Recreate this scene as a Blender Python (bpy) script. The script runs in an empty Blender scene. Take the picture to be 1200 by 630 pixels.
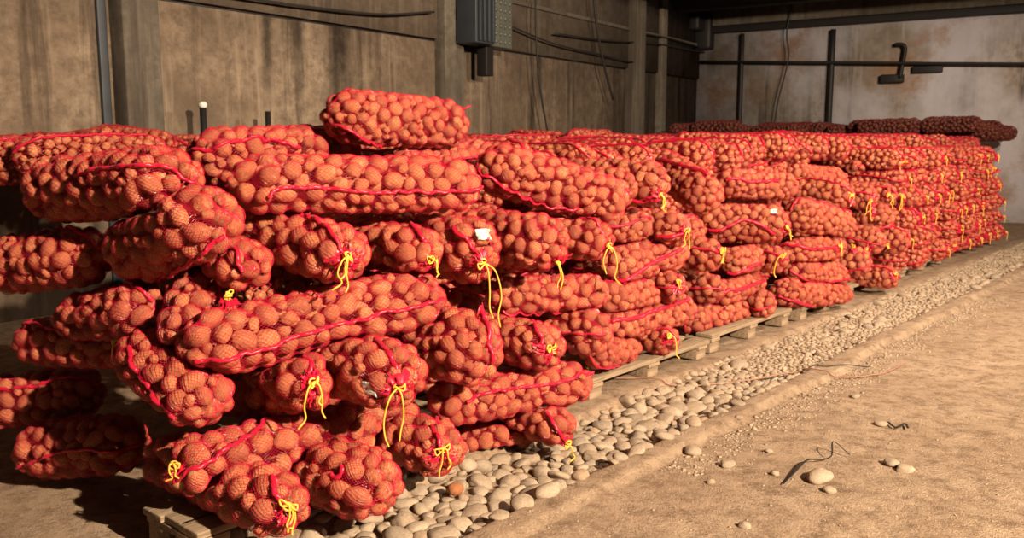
import bpy, bmesh, math, random, time
import numpy as np
from mathutils import Vector, Matrix, noise
T0 = time.time()
rng = np.random.default_rng(7)
random.seed(7)
SC = bpy.context.scene
COL = SC.collection

# ------------------------------------------------------------------ camera geometry
F, H, TP = 1050.0, 1.2, math.atan(150 / 1050.0)
CP, SP = math.cos(TP), math.sin(TP)
P0 = np.array([.388, 4.08])                 # a point of the stacks' front line on the floor
S2 = np.array([.647, .762]); S2 /= np.linalg.norm(S2)      # along the row, away from the camera
N2 = np.array([S2[1], -S2[0]])              # out of the stacks towards the aisle
CAM = np.array([0, 0, H])

def ray(px, py):
    a, b = px - 600, 315 - py
    return np.array([a, F * CP + b * SP, b * CP - F * SP]) / F

def at(px, py, d):
    """point seen at (px,py) on the vertical plane d metres behind the front line"""
    r = ray(px, py)
    t = (N2 @ P0 - d) / (N2 @ r[:2])
    return CAM + r * t

def at_z(px, py, z=0.0):
    r = ray(px, py)
    return CAM + r * ((z - H) / r[2])

def row(s, d, z=0.0):
    p = P0 + S2 * s - N2 * d
    return np.array([p[0], p[1], z])

def sd(p):
    q = np.asarray(p)[:2] - P0
    return q @ S2, -(q @ N2)

def proj(P):
    P = np.atleast_2d(P) - CAM
    dep = P[:, 1] * CP - P[:, 2] * SP
    up = P[:, 1] * SP + P[:, 2] * CP
    dep = np.where(dep < .01, .01, dep)
    return np.stack([600 + F * P[:, 0] / dep, 315 - F * up / dep], 1)

cam = bpy.data.cameras.new('camera'); co = bpy.data.objects.new('camera', cam); COL.objects.link(co)
co.location = (0, 0, H); co.rotation_euler = (math.pi / 2 - TP, 0, 0)
cam.sensor_width = 36; cam.lens = F / 1200 * 36; cam.clip_start = .05; cam.clip_end = 100
cam.dof.use_dof = True; cam.dof.focus_distance = 3.1; cam.dof.aperture_fstop = 6.0
SC.camera = co

# ------------------------------------------------------------------ materials
def mat(name, rough=.8, spec=.3):
    m = bpy.data.materials.new(name); m.use_nodes = True
    nt = m.node_tree; b = nt.nodes['Principled BSDF']
    b.inputs['Roughness'].default_value = rough
    b.inputs['Specular IOR Level'].default_value = spec
    return m, nt, b

def N(nt, t, **kw):
    n = nt.nodes.new(t)
    for k, v in kw.items():
        if k.startswith('i_'):
            n.inputs[k[2:].replace('_', ' ')].default_value = v
        else:
            setattr(n, k, v)
    return n

def ramp(nt, src, stops, interp='LINEAR'):
    r = nt.nodes.new('ShaderNodeValToRGB'); r.color_ramp.interpolation = interp
    els = r.color_ramp.elements
    while len(els) < len(stops): els.new(.5)
    for e, (p, c) in zip(els, stops):
        e.position = p; e.color = (*c, 1) if len(c) == 3 else c
    nt.links.new(src, r.inputs[0]); return r.outputs[0]

def mix(nt, fac, a, b, mode='MIX'):
    m = nt.nodes.new('ShaderNodeMix'); m.data_type = 'RGBA'; m.blend_type = mode
    for sock, v in ((m.inputs[0], fac), (m.inputs[6], a), (m.inputs[7], b)):
        if isinstance(v, bpy.types.NodeSocket): nt.links.new(v, sock)
        elif isinstance(v, (int, float)): sock.default_value = v
        else: sock.default_value = (*v, 1)
    return m.outputs[2]

def coords(nt, kind='Object', scale=(1, 1, 1), rot=(0, 0, 0)):
    tc = nt.nodes.new('ShaderNodeTexCoord'); mp = nt.nodes.new('ShaderNodeMapping')
    mp.inputs['Scale'].default_value = scale; mp.inputs['Rotation'].default_value = rot
    nt.links.new(tc.outputs[kind], mp.inputs[0]); return mp.outputs[0]

def noise_n(nt, vec, scale, detail=4, rough=.6):
    n = nt.nodes.new('ShaderNodeTexNoise'); n.inputs['Scale'].default_value = scale
    n.inputs['Detail'].default_value = detail; n.inputs['Roughness'].default_value = rough
    nt.links.new(vec, n.inputs['Vector']); return n.outputs[0]

def bump(nt, b, h, strength, dist):
    n = nt.nodes.new('ShaderNodeBump'); n.inputs['Strength'].default_value = strength
    n.inputs['Distance'].default_value = dist
    nt.links.new(h, n.inputs['Height']); nt.links.new(n.outputs[0], b.inputs['Normal'])

def potato_mat(name, individual):
    m, nt, b = mat(name, .62, .28)
    v = coords(nt, 'Object')
    if individual:
        src = nt.nodes.new('ShaderNodeObjectInfo').outputs['Random']
        sc = 1.0
    else:
        src = nt.nodes.new('ShaderNodeNewGeometry').outputs['Random Per Island']
        sc = 34.0
    base = ramp(nt, src, [(0, (.30, .092, .043)), (.3, (.43, .140, .060)), (.62, (.50, .170, .072)), (.85, (.59, .240, .100)), (1, (.37, .108, .050))])
    n1 = noise_n(nt, v, 2.2 * sc, 4, .65)
    c = mix(nt, ramp(nt, n1, [(.42, (0, 0, 0)), (.7, (.8, .8, .8))]), base, (.22, .085, .035), 'MIX')
    n2 = noise_n(nt, v, 9 * sc, 3, .7)
    c = mix(nt, ramp(nt, n2, [(.52, (0, 0, 0)), (.72, (.55, .55, .55))]), c, (.74, .42, .19))  # yellowish flecks painted in as fine highlights
    nt.links.new(c, b.inputs['Base Color'])
    bump(nt, b, n2, .5, .035 if individual else .002)
    return m

M_POT = potato_mat('potato_skin', True)
M_POTS = potato_mat('potato_skin_many', False)

def net_mat(name, col, rough=.38):
    m, nt, b = mat(name, rough, .5)
    b.inputs['Base Color'].default_value = (*col, 1)
    b.inputs['Sheen Weight'].default_value = .15
    b.inputs['Sheen Tint'].default_value = (1, .3, .3, 1)
    tr = nt.nodes.new('ShaderNodeBsdfTranslucent'); tr.inputs[0].default_value = (*col, 1)
    ms = nt.nodes.new('ShaderNodeMixShader'); ms.inputs[0].default_value = .14
    nt.links.new(b.outputs[0], ms.inputs[1]); nt.links.new(tr.outputs[0], ms.inputs[2])
    nt.links.new(ms.outputs[0], nt.nodes['Material Output'].inputs[0])
    return m
M_NET = net_mat('red_net_yarn', (.62, .008, .044), .22)
M_CORD = net_mat('red_seam_yarn', (.55, .006, .036), .38)
M_MAROON = net_mat('maroon_net_yarn', (.16, .012, .014), .6)  # darker copy of the red net, shade painted into its colour
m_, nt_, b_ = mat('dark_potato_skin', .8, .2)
nt_.links.new(ramp(nt_, nt_.nodes.new('ShaderNodeNewGeometry').outputs['Random Per Island'], [(0, (.10, .03, .02)), (1, (.17, .06, .035))]), b_.inputs[0]); M_DPOT = m_  # potato skin with the shade of the back rows painted in
m_, nt_, b_ = mat('yellow_twine', .5, .4)
nt_.links.new(mix(nt_, noise_n(nt_, coords(nt_), 60, 3), (.76, .36, .022), (.84, .48, .08)), b_.inputs[0]); M_YEL = m_
m_, nt_, b_ = mat('paper_tag', .6, .3)
v_ = coords(nt_)
nt_.links.new(mix(nt_, ramp(nt_, noise_n(nt_, v_, 55, 2), [(.56, (0, 0, 0)), (.62, (1, 1, 1))]),
                  mix(nt_, ramp(nt_, noise_n(nt_, v_, 42, 2), [(.58, (0, 0, 0)), (.62, (1, 1, 1))]), (.80, .76, .70), (.72, .12, .12)), (.25, .5, .33)), b_.inputs[0]); M_TAG = m_

def stone_mat(name, dark=1.0):
    m, nt, b = mat(name, .8, .25)
    v = coords(nt)
    r = nt.nodes.new('ShaderNodeObjectInfo').outputs['Random']
    g = nt.nodes.new('ShaderNodeNewGeometry').outputs['Random Per Island']
    rr = nt.nodes.new('ShaderNodeMath'); rr.operation = 'ADD'; nt.links.new(r, rr.inputs[0]); nt.links.new(g, rr.inputs[1])
    fr = nt.nodes.new('ShaderNodeMath'); fr.operation = 'FRACT'; nt.links.new(rr.outputs[0], fr.inputs[0])
    c = ramp(nt, fr.outputs[0], [(0, (.24, .17, .115)), (.22, (.36, .26, .18)), (.45, (.29, .225, .165)), (.66, (.45, .34, .24)), (.82, (.21, .17, .135)), (.92, (.40, .25, .15)), (1, (.33, .25, .18))])
    n1 = noise_n(nt, v, 5, 6, .7)
    c = mix(nt, .55, c, ramp(nt, n1, [(.3, (.17, .12, .08)), (.7, (.46, .35, .25))]))
    nt.links.new(c, b.inputs[0]); bump(nt, b, n1, .25, .1)
    return m
M_STONE = stone_mat('river_stone')

def dirt_mat():
    m, nt, b = mat('packed_dirt', .95, .15)
    v = coords(nt, 'Object')
    n1 = noise_n(nt, v, 1.6, 8, .72); n2 = noise_n(nt, v, 11, 8, .8); n3 = noise_n(nt, v, 120, 4, .7)
    c = ramp(nt, n1, [(.3, (.30, .200, .130)), (.5, (.38, .262, .175)), (.72, (.45, .325, .225))])
    c = mix(nt, ramp(nt, n2, [(.38, (1, 1, 1)), (.55, (0, 0, 0))]), c, (.20, .125, .078))
    c = mix(nt, ramp(nt, n3, [(.58, (0, 0, 0)), (.7, (.8, .8, .8))]), c, (.52, .41, .30))
    nt.links.new(c, b.inputs[0])
    h = nt.nodes.new('ShaderNodeMath'); h.operation = 'ADD'; nt.links.new(n2, h.inputs[0])
    h2 = nt.nodes.new('ShaderNodeMath'); h2.operation = 'MULTIPLY'; h2.inputs[1].default_value = .9
    nt.links.new(n3, h2.inputs[0]); nt.links.new(h2.outputs[0], h.inputs[1])
    bump(nt, b, h.outputs[0], .8, .014)
    return m
M_DIRT = dirt_mat()

def wood_mat():
    m, nt, b = mat('grey_pallet_wood', .85, .2)
    v = coords(nt, 'Object', (2, 30, 30))
    n1 = noise_n(nt, v, 3, 6, .6)
    c = ramp(nt, n1, [(.3, (.17, .115, .07)), (.55, (.30, .21, .135)), (.75, (.40, .295, .195))])
    r = nt.nodes.new('ShaderNodeNewGeometry').outputs['Random Per Island']
    nt.links.new(c, b.inputs[0]); bump(nt, b, n1, .3, .01)
    return m
M_WOOD = wood_mat()

def concrete_mat(name, c0, c1, c2, stain=(.06, .045, .035), white=None, rust=None, seed=0, mark=False, spots=False):
    """stained cast concrete: x runs along the wall, z up (object space)"""
    m, nt, b = mat(name, .9, .2)
    v = coords(nt, 'Object')
    off = nt.nodes.new('ShaderNodeVectorMath'); off.operation = 'ADD'; off.inputs[1].default_value = (seed * 7.3, seed * 3.1, 0)
    nt.links.new(v, off.inputs[0]); v = off.outputs[0]
    n1 = noise_n(nt, v, .9, 6, .6); n2 = noise_n(nt, v, 9, 8, .75)
    c = ramp(nt, n1, [(.3, c0), (.5, c1), (.7, c2)])
    c = mix(nt, ramp(nt, n2, [(.4, (.75, .75, .75)), (.6, (0, 0, 0))]), c, c0)
    mp = nt.nodes.new('ShaderNodeMapping'); mp.inputs['Scale'].default_value = (3.2, 3.2, .22); nt.links.new(v, mp.inputs[0])
    n3 = noise_n(nt, mp.outputs[0], 1.3, 5, .65)
    c = mix(nt, ramp(nt, n3, [(.53, (0, 0, 0)), (.68, (.85, .85, .85))]), c, stain)
    mp2 = nt.nodes.new('ShaderNodeMapping'); mp2.inputs['Scale'].default_value = (5, 5, .3); mp2.inputs['Location'].default_value = (4, 9, 2); nt.links.new(v, mp2.inputs[0])
    n4 = noise_n(nt, mp2.outputs[0], 1.7, 4, .6)
    c = mix(nt, ramp(nt, n4, [(.56, (0, 0, 0)), (.7, (.6, .6, .6))]), c, c2)
    tc = nt.nodes.new('ShaderNodeTexCoord'); sx = nt.nodes.new('ShaderNodeSeparateXYZ'); nt.links.new(tc.outputs['Object'], sx.inputs[0])
    if mark:                       # old black seepage below the panel joint
        for x0, w_, z0, z1 in ((8.87, .24, .9, 2.0), (9.4, .10, 1.5, 2.27), (5.3, .10, 1.5, 2.27), (9.75, .08, 1.4, 1.9)):
            a1 = nt.nodes.new('ShaderNodeMath'); a1.operation = 'SUBTRACT'; nt.links.new(sx.outputs[0], a1.inputs[0]); a1.inputs[1].default_value = x0
            a2 = nt.nodes.new('ShaderNodeMath'); a2.operation = 'ABSOLUTE'; nt.links.new(a1.outputs[0], a2.inputs[0])
            a3 = nt.nodes.new('ShaderNodeMapRange'); a3.inputs[1].default_value = w_; a3.inputs[2].default_value = w_ * .25; nt.links.new(a2.outputs[0], a3.inputs[0])
            a4 = nt.nodes.new('ShaderNodeMapRange'); a4.inputs[1].default_value = z0; a4.inputs[2].default_value = z1; nt.links.new(sx.outputs[2], a4.inputs[0])
            a5 = nt.nodes.new('ShaderNodeMath'); a5.operation = 'MULTIPLY'; nt.links.new(a3.outputs[0], a5.inputs[0]); nt.links.new(a4.outputs[0], a5.inputs[1])
            a6 = nt.nodes.new('ShaderNodeMath'); a6.operation = 'MULTIPLY'; nt.links.new(a5.outputs[0], a6.inputs[0])
            nt.links.new(ramp(nt, noise_n(nt, v, 5, 5, .7), [(.3, (.5, .5, .5)), (.6, (1.0, 1.0, 1.0))]), a6.inputs[1])
            c = mix(nt, a6.outputs[0], c, stain)
    if spots:
        c = mix(nt, ramp(nt, noise_n(nt, v, 2.6, 6, .8), [(.60, (0, 0, 0)), (.68, (.9, .9, .9))]), c, (.05, .045, .045))
    if white:
        n5 = noise_n(nt, v, .55, 5, .55)
        c = mix(nt, ramp(nt, n5, [(.42, (0, 0, 0)), (.56, (.8, .8, .8))]), c, white)
    if rust:
        n6 = noise_n(nt, v, .8, 7, .7)
        c = mix(nt, ramp(nt, n6, [(.55, (0, 0, 0)), (.68, (.8, .8, .8))]), c, rust)
    nt.links.new(c, b.inputs[0]); bump(nt, b, n2, .5, .01)
    return m
M_WALL = concrete_mat('stained_concrete', (.115, .080, .055), (.23, .165, .115), (.38, .285, .205), stain=(.035, .024, .018), mark=True)
M_WALLB = concrete_mat('limewashed_concrete', (.26, .21, .17), (.43, .36, .31), (.58, .51, .46), white=(.66, .62, .68), rust=(.36, .19, .10), seed=3, spots=True)  # bluish tint of the white stands in for cool daylight
M_WALLU = concrete_mat('upper_concrete', (.09, .066, .048), (.15, .112, .082), (.22, .17, .125), seed=8)
M_BEAM = concrete_mat('grey_concrete', (.085, .068, .052), (.14, .115, .09), (.21, .175, .14), seed=5)
def plain(name, col, rough=.6, metal=0, var=.3):
    m, nt, b = mat(name, rough, .4)
    n1 = noise_n(nt, coords(nt), 8, 4)
    c = mix(nt, n1, [x * (1 - var) for x in col], [x * (1 + var) for x in col])
    nt.links.new(c, b.inputs[0]); b.inputs['Metallic'].default_value = metal
    return m
M_DARK = plain('dark_painted_steel', (.012, .009, .009), .6)
M_CABLE = plain('black_cable_rubber', (.02, .018, .016), .6)
M_CEIL = plain('sooty_ceiling', (.05, .046, .04), .95)
M_GALV = plain('galvanised_sheet', (.13, .135, .11), .5, .3)
M_CAB = plain('blue_grey_cabinet_paint', (.035, .04, .048), .5)
M_WIRE = plain('faded_red_wire', (.30, .14, .09), .6)
M_RUBBER = plain('torn_black_rubber', (.012, .010, .009), .9)

# ------------------------------------------------------------------ mesh helpers
def mesh_np(name, V, quads=None, tris=None, mats=(), smooth=False):
    me = bpy.data.meshes.new(name)
    V = np.asarray(V, dtype=np.float32)
    loops, starts, n = [], [], 0
    if quads is not None and len(quads):
        q = np.asarray(quads, dtype=np.int32); loops.append(q.ravel()); starts.append(np.arange(len(q)) * 4); n = q.size
    if tris is not None and len(tris):
        t = np.asarray(tris, dtype=np.int32); loops.append(t.ravel()); starts.append(n + np.arange(len(t)) * 3)
    lv = np.concatenate(loops).astype(np.int32); ls = np.concatenate(starts).astype(np.int32)
    me.vertices.add(len(V)); me.vertices.foreach_set('co', V.ravel())
    me.loops.add(len(lv)); me.loops.foreach_set('vertex_index', lv)
    me.polygons.add(len(ls)); me.polygons.foreach_set('loop_start', ls)
    me.update(calc_edges=True); me.validate()
    if smooth: me.polygons.foreach_set('use_smooth', np.ones(len(me.polygons), dtype=bool))
    for m in mats: me.materials.append(m)
    return me

def link(name, me, parent=None, M=None, **props):
    o = bpy.data.objects.new(name, me); COL.objects.link(o)
    if parent is not None:
        o.parent = parent
    if M is not None: o.matrix_basis = M
    for k, v in props.items(): o[k] = v
    return o

def empty(name, loc, **props):
    o = bpy.data.objects.new(name, None); COL.objects.link(o); o.location = loc
    o.empty_display_size = .05
    for k, v in props.items(): o[k] = v
    return o

class MB:
    """collects pieces of ONE mesh"""
    def __init__(s): s.V = []; s.Q = []; s.n = 0
    def add(s, V, Q):
        s.V.append(np.asarray(V, float)); s.Q.append(np.asarray(Q, int) + s.n); s.n += len(V)
    def box(s, c, size, ax=None, bev=.0):
        ax = np.eye(3) if ax is None else ax
        h = np.array(size) / 2
        b = min(bev, *(h * .6)) if bev else 0
        bm = bmesh.new(); bmesh.ops.create_cube(bm, size=1)
        for v in bm.verts: v.co = Vector(h * 2 * np.array(v.co))
        if b: bmesh.ops.bevel(bm, geom=bm.edges[:], offset=b, segments=2, affect='EDGES', profile=.6)
        bm.verts.index_update()
        V = np.array([v.co[:] for v in bm.verts]) @ ax + np.array(c)
        Q = []
        for f in bm.faces:
            i = [v.index for v in f.verts]
            if len(i) == 3: i = i + [i[0]]
            if len(i) == 4: Q.append(i)
        tri = [q for q in Q if q[0] == q[3]]; quad = [q for q in Q if q[0] != q[3]]
        s.add(V, quad)
        if tri:
            s.tris = getattr(s, 'tris', []); s.tris += [[q[0] + s.n - len(V), q[1] + s.n - len(V), q[2] + s.n - len(V)] for q in tri]
        bm.free()
    def tube(s, pts, r, k=8, flat=1.0, braid=0.0, caps=True):
        P = np.asarray(pts, float); n = len(P)
        R = np.full(n, r) if np.isscalar(r) else np.asarray(r, float)
        T = np.gradient(P, axis=0); T /= np.linalg.norm(T, axis=1)[:, None] + 1e-9
        up = np.array([0, 0, 1.0]) if abs(T[0][2]) < .9 else np.array([1.0, 0, 0])
        V = []; L = 0
        for i in range(n):
            u = up - T[i] * (up @ T[i]); u /= np.linalg.norm(u) + 1e-9; up = u
            w = np.cross(T[i], u)
            if i: L += np.linalg.norm(P[i] - P[i - 1])
            for j in range(k):
                a = 2 * math.pi * j / k
                rr = R[i] * (1 + braid * math.cos(2 * a + L * 260) + braid * .5 * math.cos(L * 700))
                V.append(P[i] + (u * math.cos(a) * flat + w * math.sin(a)) * rr)
        Q = [[i * k + j, i * k + (j + 1) % k, (i + 1) * k + (j + 1) % k, (i + 1) * k + j] for i in range(n - 1) for j in range(k)]
        if caps:
            V.append(P[0]); V.append(P[-1]); a, b = n * k, n * k + 1
            s.tris = getattr(s, 'tris', [])
            s.tris += [[a + s.n, (j + 1) % k + s.n, j + s.n] for j in range(k)] + [[b + s.n, (n - 1) * k + j + s.n, (n - 1) * k + (j + 1) % k + s.n] for j in range(k)]
        s.add(V, Q)
    def mesh(s, name, m, smooth=False):
        return mesh_np(name, np.concatenate(s.V), np.concatenate([q for q in s.Q if len(q)]), getattr(s, 'tris', None), [m], smooth)
    def build(s, name, m, parent=None, smooth=False, origin=None, **props):
        if origin is not None: s.V = [v - np.array(origin) for v in s.V]
        return link(name, s.mesh(name, m, smooth), parent, **props)

def spline(pts, n=8):
    P = [np.asarray(p, float) for p in pts]
    if len(P) < 3: return np.array([P[0] * (1 - t) + P[-1] * t for t in np.linspace(0, 1, n)])
    P = [2 * P[0] - P[1]] + P + [2 * P[-1] - P[-2]]
    out = []
    for i in range(1, len(P) - 2):
        for t in np.linspace(0, 1, n, endpoint=False):
            a, b, c, d = P[i - 1:i + 3]
            out.append(.5 * (2 * b + (c - a) * t + (2 * a - 5 * b + 4 * c - d) * t * t + (3 * b - a - 3 * c + d) * t ** 3))
    out.append(P[-2]); return np.array(out)

def ico(sub):
    bm = bmesh.new(); bmesh.ops.create_icosphere(bm, subdivisions=sub, radius=1)
    V = np.array([v.co[:] for v in bm.verts]); T_ = np.array([[v.index for v in f.verts] for f in bm.faces]); bm.free()
    return V, T_

def lump(V, amp, freq, seed, dents=0):
    out = V.copy()
    for i, v in enumerate(V):
        q = Vector(v) * freq + Vector((seed * 3.7, seed * 1.3, -seed))
        k = 1 + amp * noise.noise(q) + amp * .35 * noise.noise(q * 2.7)
        out[i] = v * k
    return out
V3, T3 = ico(3); V2, T2 = ico(2); V1, T1 = ico(1)
POT_HI = [lump(V3, .16, 1.2, s) for s in range(8)]
POT_MID = [lump(V2, .16, 1.2, s) for s in range(8)]
POT_LO = [lump(V1, .13, 1.2, s) for s in range(8)]
POT_ME = [mesh_np('potato', v, None, T3, [M_POT], True) for v in POT_HI]
def merged(name, rot, cen, variants, lib, tris, m):
    """one mesh out of many transformed copies; rot (n,3,3) rows = scaled axes"""
    L = np.stack(lib)[variants]                         # n,v,3
    V = np.einsum('nvi,nij->nvj', L, rot) + cen[:, None, :]
    nv = L.shape[1]
    Tt = tris[None] + (np.arange(len(cen)) * nv)[:, None, None]
    return mesh_np(name, V.reshape(-1, 3), None, Tt.reshape(-1, 3), [m], True)

# ------------------------------------------------------------------ sacks
class Sack: pass
ALL = []
def sack(A, B, r, label, q=.86, lod=0, tie=None, seam=None, ears=(), tag=None, floor=.02, mid=None, group=None, tails=2, tl=.13, pot=1.0, seam_th=None, fins=None):
    s = Sack(); s.A = np.array(A, float); s.B = np.array(B, float); s.r = r; s.q = q; s.lod = lod
    s.label = label; s.tie = tie; s.seam = seam; s.ears = ears; s.tag = tag; s.floor = floor; s.group = group
    s.tails = tails; s.tl = tl; s.pot = pot; s.seam_th = seam_th
    ALL.append(s); return s

def E(px, py, d, r, label, ln=.53, side=0, rise=0, **k):
    """a sack lying into the pile with its end to the aisle; (px,py) is the middle of its end"""
    A = at(px, py, d - .055)
    B = A + np.array([*(-N2 * ln), 0]) + np.array([*(S2 * side), rise])
    return sack(A, B, r, label, **k)
def L(a, b, r, label, **k):
    return sack(at(*a), at(*b), r, label, **k)

def fval(s, P):
    """normalised distance from sack s: < 1 inside"""
    sc = np.array([1, 1, 1 / s.q])
    a, b, p = s.A * sc, s.B * sc, P * sc
    ab = b - a; t = np.clip(((p - a) @ ab) / (ab @ ab + 1e-9), 0, 1)
    return np.linalg.norm(p - a - t[..., None] * ab, axis=-1) / s.r

NV, NT = 44, 40
def frame(s):
    T = s.B - s.A; ln = np.linalg.norm(T); T = T / ln
    U = np.array([0, 0, 1.0]); U = U - T * (U @ T)
    if np.linalg.norm(U) < .1: U = np.array([0, 1.0, 0]) - T * T[1]
    U /= np.linalg.norm(U); W = np.cross(T, U)
    if W @ (CAM - s.A) < 0: W = -W
    return T, U, W, ln
def rays(s, v, th):
    """origins and directions for v in 0..1 (arc length pole A to pole B), th angle (0 faces the camera, 90 deg up)"""
    T, U, W, ln = s.fr
    cap = s.r * math.pi / 2; tot = 2 * cap + ln
    l = v * tot
    D = np.cos(th)[..., None] * W + np.sin(th)[..., None] * U
    al = np.where(l < cap, l / cap * math.pi / 2, np.where(l > tot - cap, (tot - l) / cap * math.pi / 2, math.pi / 2))
    sg = np.where(l < cap, -1, 1)
    o = s.A + T * np.clip(l - cap, 0, ln)[..., None]
    d = (np.cos(al) * sg)[..., None] * T + np.sin(al)[..., None] * D
    return o, d

def solve_surface(s):
    s.fr = frame(s)
    v = np.linspace(0, 1, NV)[:, None] * np.ones(NT); th = (np.arange(NT) / NT * 2 * math.pi)[None] * np.ones((NV, 1))
    o, d = rays(s, v, th)
    reach = s.r * 2 + np.linalg.norm(s.A - s.B) / 2
    mid = (s.A + s.B) / 2
    near = [j for j in ALL if j is not s and np.linalg.norm((j.A + j.B) / 2 - mid) < reach + j.r * 1.2 + np.linalg.norm(j.A - j.B) / 2]
    K = 26; R = np.full((NV, NT), 0.0); alive = np.ones((NV, NT), bool)
    rmax = s.r * 1.08
    for k in range(1, K + 1):
        r = rmax * k / K
        P = o + d * r
        fi = fval(s, P)
        ok = (fi <= 1.0) & (P[..., 2] > s.floor)
        for j in near:
            ok &= fval(j, P) > fi + .02
        alive &= ok
        R[alive] = r
    R = np.maximum(R, s.r * .22)
    R[0] = R[0].mean(); R[-1] = R[-1].mean()
    for _ in range(3):
        Rp = np.pad(R, ((1, 1), (0, 0)), mode='edge')
        R = .5 * R + .125 * (Rp[:-2] + Rp[2:] + np.roll(R, 1, 1) + np.roll(R, -1, 1))
    s.near = near; s.R = R; s.o = o; s.d = d

def surf_at(s, v, th, R=None):
    R = s.R if R is None else R
    n0, n1 = R.shape
    a = v * (n0 - 1); i = np.clip(a.astype(int), 0, n0 - 2); f = a - i
    b = (th % (2 * math.pi)) / (2 * math.pi) * n1; j = b.astype(int) % n1; g = b - b.astype(int); j2 = (j + 1) % n1
    return (R[i, j] * (1 - g) + R[i, j2] * g) * (1 - f) + (R[i + 1, j] * (1 - g) + R[i + 1, j2] * g) * f

def normals_at(s, v, th, R=None):
    e = .012
    def P(v, th):
        v = np.clip(v, 0.004, .996); o, d = rays(s, v, th); return o + d * surf_at(s, v, th, R)[..., None]
    dv = P(v + e, th) - P(v - e, th); dt = P(v, th + .12) - P(v, th - .12)
    n = np.cross(dv, dt); n /= np.linalg.norm(n, axis=-1)[..., None] + 1e-9
    o, d = rays(s, v, th)
    n *= np.sign((n * d).sum(-1))[..., None] + 1e-6
    return n / (np.linalg.norm(n, axis=-1)[..., None] + 1e-9)

def place_potatoes(s):
    rho0 = .0198 * s.pot
    C = np.zeros((0, 3)); RR = np.zeros(0); NN = np.zeros((0, 3)); LAY = np.zeros(0, int)
    n_c = 3600 if s.lod < 2 else 2200
    for layer, inset in ((0, 1.0), (1, 2.75)):
        v = rng.random(n_c); th = rng.random(n_c) * 2 * math.pi
        rho = rho0 * (1 + .21 * rng.standard_normal(n_c).clip(-1.4, 2.3))
        if layer == 0: rho = np.sort(rho)[::-1]      # the larger ones first
        o, d = rays(s, v, th); R = surf_at(s, v, th); n = normals_at(s, v, th)
        Ps = o + d * R[:, None]
        Pc = Ps - n * (rho * inset * .92)[:, None]
        ok = R > rho * (inset + .3)
        for i in range(n_c):
            if not ok[i]: continue
            if len(C):
                dd = ((C - Pc[i]) ** 2).sum(1)
                if (dd < ((RR + rho[i]) * (1.0 if layer == 0 else .90)) ** 2).any(): continue
            C = np.vstack([C, Pc[i]]); RR = np.append(RR, rho[i]); NN = np.vstack([NN, n[i]]); LAY = np.append(LAY, layer)
    n = len(C)
    rnd = rng.standard_normal((n, 3)); t = rnd - NN * (rnd * NN).sum(1)[:, None]; t /= np.linalg.norm(t, axis=1)[:, None]
    nn = NN + .25 * rng.standard_normal((n, 3)); nn -= t * (nn * t).sum(1)[:, None]; nn /= np.linalg.norm(nn, axis=1)[:, None]
    w = np.cross(nn, t)
    lo = rng.uniform(1.05, 1.36, n); wi = rng.uniform(.94, 1.04, n); hi = rng.uniform(.84, .97, n)
    M = np.stack([t * (RR * lo)[:, None], w * (RR * wi)[:, None], nn * (RR * hi)[:, None]], 1)
    s.C, s.RR, s.NN, s.LAY, s.M = C, RR, NN, LAY, M
    s.var = rng.integers(0, 8, n)

def net_surface(s, nv, nt):
    """taut net over the potatoes: radius along every ray of an nv x nt grid"""
    v = np.linspace(0, 1, nv); th = np.arange(nt) / nt * 2 * math.pi
    out = np.zeros((nv, nt)); m = s.LAY == 0
    C, M = s.C[m], s.M[m]
    inv = np.linalg.inv(M)                 # world -> unit ball (row vectors)
    for i in range(nv):
        vv = np.full(nt, v[i]); o, d = rays(s, vv, th)
        R = surf_at(s, vv, th)
        P = o + d * R[:, None]; c = P.mean(0)
        rad = np.linalg.norm(P - c, axis=1).max() + .06
        k = np.linalg.norm(C - c, axis=1) < rad
        k &= np.abs((C - o.mean(0)) @ s.fr[0]) < (.085 if .16 < v[i] < .84 else .3)
        base = R - .026
        if k.any():
            oo = np.einsum('tki,kij->tkj', o[:, None] - C[k][None], inv[k]); dd = np.einsum('ti,kij->tkj', d, inv[k])
            a = (dd ** 2).sum(-1); b = (oo * dd).sum(-1); cc = (oo ** 2).sum(-1) - 1.03 ** 2
            disc = b * b - a * cc
            h = np.where(disc > 0, (-b + np.sqrt(np.maximum(disc, 0))) / a, 0)
            base = np.maximum(base, np.minimum(h.max(1), R + .04))
        out[i] = base
    out[0] = out[0].max(); out[-1] = out[-1].max()
    for step in (1, 2, 2, 1):
        p = np.pad(out, ((step, step), (0, 0)), mode='edge')
        av = .5 * (p[:-2 * step] + p[2 * step:]); ah = .5 * (np.roll(out, step, 1) + np.roll(out, -step, 1))
        out = np.maximum(out, np.maximum(av, ah) * .45 + out * .55)
    return out + .0012

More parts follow.
